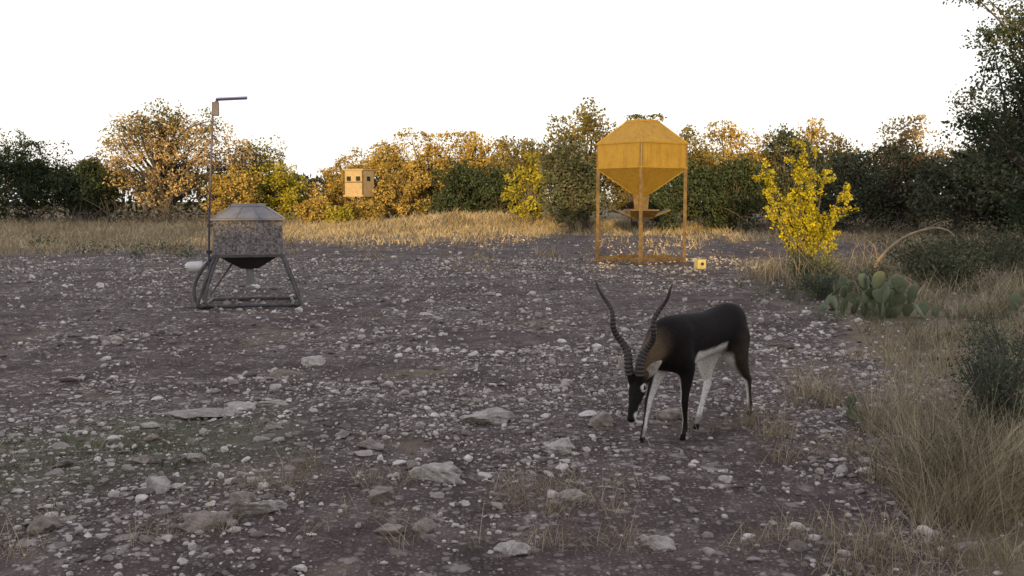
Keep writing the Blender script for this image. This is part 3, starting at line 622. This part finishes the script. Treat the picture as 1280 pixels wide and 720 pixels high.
bel = sstep(.550, .525, z + nz * .6 - .12 * np.clip(-x - .02, 0, 1)) * sstep(.185, .15, x + nz + (z - .5) * .3) * sstep(-.25, -.20, x + nz - (z - .5) * .5)
blend(bel, wht)
for n_, (kk, side) in enumerate([('FL', 1), ('FR', -1), ('HL', 1), ('HR', -1)]):
    m = (am == n_) & (x < .53) & (allD.min(1) < .1)
    top = .47 if kk[0] == 'F' else .50
    fade = np.where(m, sstep(top, top - .07, z + nz), 0)
    inn = -side * Nn[:, 1]
    if kk[0] == 'F':
        blend(fade, blk * 1.3); blend(fade * sstep(-.1, .25, inn - .25 * Nn[:, 0] + nz * 5), wht)
    else:
        blend(fade * .9, brn * 1.1); blend(fade * sstep(-.15, .25, inn + .55 * Nn[:, 0] + nz * 5), wht)
        if kk == 'HR': blend(fade * .7, wht * .9)
    blend(fade * sstep(.11, .07, z) * .6, brn)
blend(sstep(.045, .035, z), np.array((.012, .011, .011)))
hm = (A_ > -.03) & (A_ < .29) & (np.abs(S_) < .08) & (np.abs(D_) < .1) & (x > .5)
hmf = np.where(hm, sstep(-.03, .03, A_ + nz), 0)
blend(hmf, blk * 1.2)
blend(hmf * sstep(.0, -.012, D_ + nz * .4) * sstep(.25, .22, A_) * sstep(.14, .18, A_), wht * .85)
for sg in (-1, 1):
    e = hp(.062, sg * .047, .018); de = np.linalg.norm((V - e), axis=1); blend(np.where(hm, sstep(.028, .023, de), 0), wht * .85)
    e2 = hp(.225, sg * .026, -.006); blend(np.where(hm, sstep(.028, .018, np.linalg.norm(V - e2, axis=1)), 0), wht * .8)
blend(np.where(hm, sstep(.248, .258, A_), 0), blk * .8)
ca = me.color_attributes.new('Col', 'FLOAT_COLOR', 'POINT'); ca.data.foreach_set('color', np.concatenate([col, np.ones((len(col), 1))], 1).ravel().astype(np.float32))
s = N('fur'); at = s.n('ShaderNodeAttribute', attribute_name='Col'); p = s.n('ShaderNodeTexCoord').outputs['Object']
mp = s.n('ShaderNodeMapping'); mp.inputs['Scale'].default_value = (50, 150, 90); s.l(p, mp.inputs[0])
fn = s.noise(1, 4, .65, mp.outputs[0]); c = s.mix(1, at.outputs['Color'], s.ramp(fn, [(.3, .65), (.7, 1.35)]), 'MULTIPLY')
M_fur = s.pbr(c, .75, s.bump(fn, .6, .006), spec=.1); me.materials.clear(); me.materials.append(M_fur)
M_horn = metal('horn', (.026, .021, .019), (.06, .048, .042), .5, 30)
for sg, nm in ((1, 'horn_left'), (-1, 'horn_right')):
    t = np.linspace(0, 1, 150); Lh = .525
    ph = t * 2 * math.pi * 2.1 + .6
    spread = .030 + .205 * t ** 1.1
    amp = .020 * np.sin(np.pi * np.clip(t * .95 + .05, 0, 1)) ** .6
    Vup = np.array([-.02, 0, 1.]) - hs * .07; base = hp(.008, 0, .072)
    Pc = base + Vup * (t * Lh)[:, None] + hs * (sg * (spread + amp * (np.cos(ph) - math.cos(.6)) * .8))[:, None] + fw * (amp * np.sin(ph) - .03 * t)[:, None]
    r_ = (.0225 * (1 - t) ** .7 + .004) * (1 + .12 * np.sin(t * 2 * math.pi * 26) * (t < .82))
    build(nm, tparts(tube(Pc, r_, 14)), M_horn, True, parent=BB)
s = N('ear'); M_ear = s.pbr(s.ramp(s.noise(40, 3, .6, s.n('ShaderNodeTexCoord').outputs['Object']), [(.3, (.25, .215, .18)), (.7, (.52, .48, .44))]), .8)
for sg, nm in ((1, 'ear_left'), (-1, 'ear_right')):
    b0 = hp(.0, sg * .040, .012); dr = hs * sg * .70 + Z3 * .78 + ha * -.05; dr /= np.linalg.norm(dr)
    nrm = fw * 1. + Z3 * .1 - hs * sg * .3; nrm -= dr * (nrm @ dr); nrm /= np.linalg.norm(nrm); wd = np.cross(dr, nrm)
    t = np.linspace(0, 1, 10); w = np.array([.010, .016, .022, .026, .028, .027, .023, .017, .010, .002])
    nu = 7; u = np.linspace(-1, 1, nu)
    V_ = np.array([b0 + dr * (tt * .14) + wd * (uu * w_) + nrm * ((uu ** 2) * w_ * .7 - .008) for tt, w_ in zip(t, w) for uu in u])
    i_ = np.arange(9)[:, None] * nu + np.arange(nu - 1)[None]; F_ = np.stack([i_, i_ + 1, i_ + nu + 1, i_ + nu], -1).reshape(-1, 4)
    ob = build(nm, [(V_, F_)], M_ear, True, parent=BB); sm = ob.modifiers.new('s', 'SOLIDIFY'); sm.thickness = .004
s = N('eye'); M_eye = s.pbr((.006, .004, .003), .12, spec=.6)
for sg, nm in ((1, 'eye_left'), (-1, 'eye_right')):
    build(nm, [(iv * .0155 + hp(.062, sg * .043, .018), if_)], M_eye, True, parent=BB)

# ------------------------------------------------------------------ camera, light, world
cam = bpy.data.cameras.new('cam'); co = bpy.data.objects.new('camera', cam); scene.collection.objects.link(co); scene.camera = co
cam.sensor_width = 36; cam.lens = 36 * 1229 / 1280; cam.clip_end = 3000; cam.clip_start = .05
co.location = (0, 0, 1.45); co.rotation_euler = (rad(90 - 5.207), 0, 0)
sd = Vector((.12, 1, -math.tan(rad(5)))).normalized()
sun = bpy.data.lights.new('sun', 'SUN'); sun.energy = 5; sun.angle = rad(.5); sun.color = (1, .68, .28)
so = bpy.data.objects.new('sun', sun); scene.collection.objects.link(so); so.rotation_euler = sd.to_track_quat('-Z', 'Y').to_euler(); so.location = (-5, -20, 20)
# dawn sky: bright hazy band round the horizon, dimmer overhead
w = bpy.data.worlds.new('World'); scene.world = w; w.use_nodes = True; nt = w.node_tree; bg = nt.nodes['Background']
sk = nt.nodes.new('ShaderNodeTexSky'); sk.sky_type = 'NISHITA'; sk.sun_disc = False; sk.sun_elevation = rad(5); sk.sun_rotation = rad(186.8); sk.air_density = 1.0; sk.dust_density = 2.0
tcw = nt.nodes.new('ShaderNodeTexCoord'); sx = nt.nodes.new('ShaderNodeSeparateXYZ'); nt.links.new(tcw.outputs['Generated'], sx.inputs[0])
rp = nt.nodes.new('ShaderNodeValToRGB'); nt.links.new(sx.outputs[2], rp.inputs[0]); e = rp.color_ramp.elements
e[0].position = .28; e[0].color = (1, .985, .97, 1); e[1].position = .75; e[1].color = (.50, .49, .58, 1)
ml = nt.nodes.new('ShaderNodeMixRGB'); ml.blend_type = 'MULTIPLY'; ml.inputs[0].default_value = 1; nt.links.new(rp.outputs[0], ml.inputs[1]); ml.inputs[2].default_value = (3.8, 3.8, 3.8, 1)
mx = nt.nodes.new('ShaderNodeMixRGB'); mx.inputs[0].default_value = .8; nt.links.new(ml.outputs[0], mx.inputs[2]); nt.links.new(sk.outputs[0], mx.inputs[1])
nt.links.new(mx.outputs[0], bg.inputs[0]); bg.inputs[1].default_value = .35
scene.view_settings.view_transform = 'Standard'; scene.view_settings.look = 'None'; scene.view_settings.exposure = 0
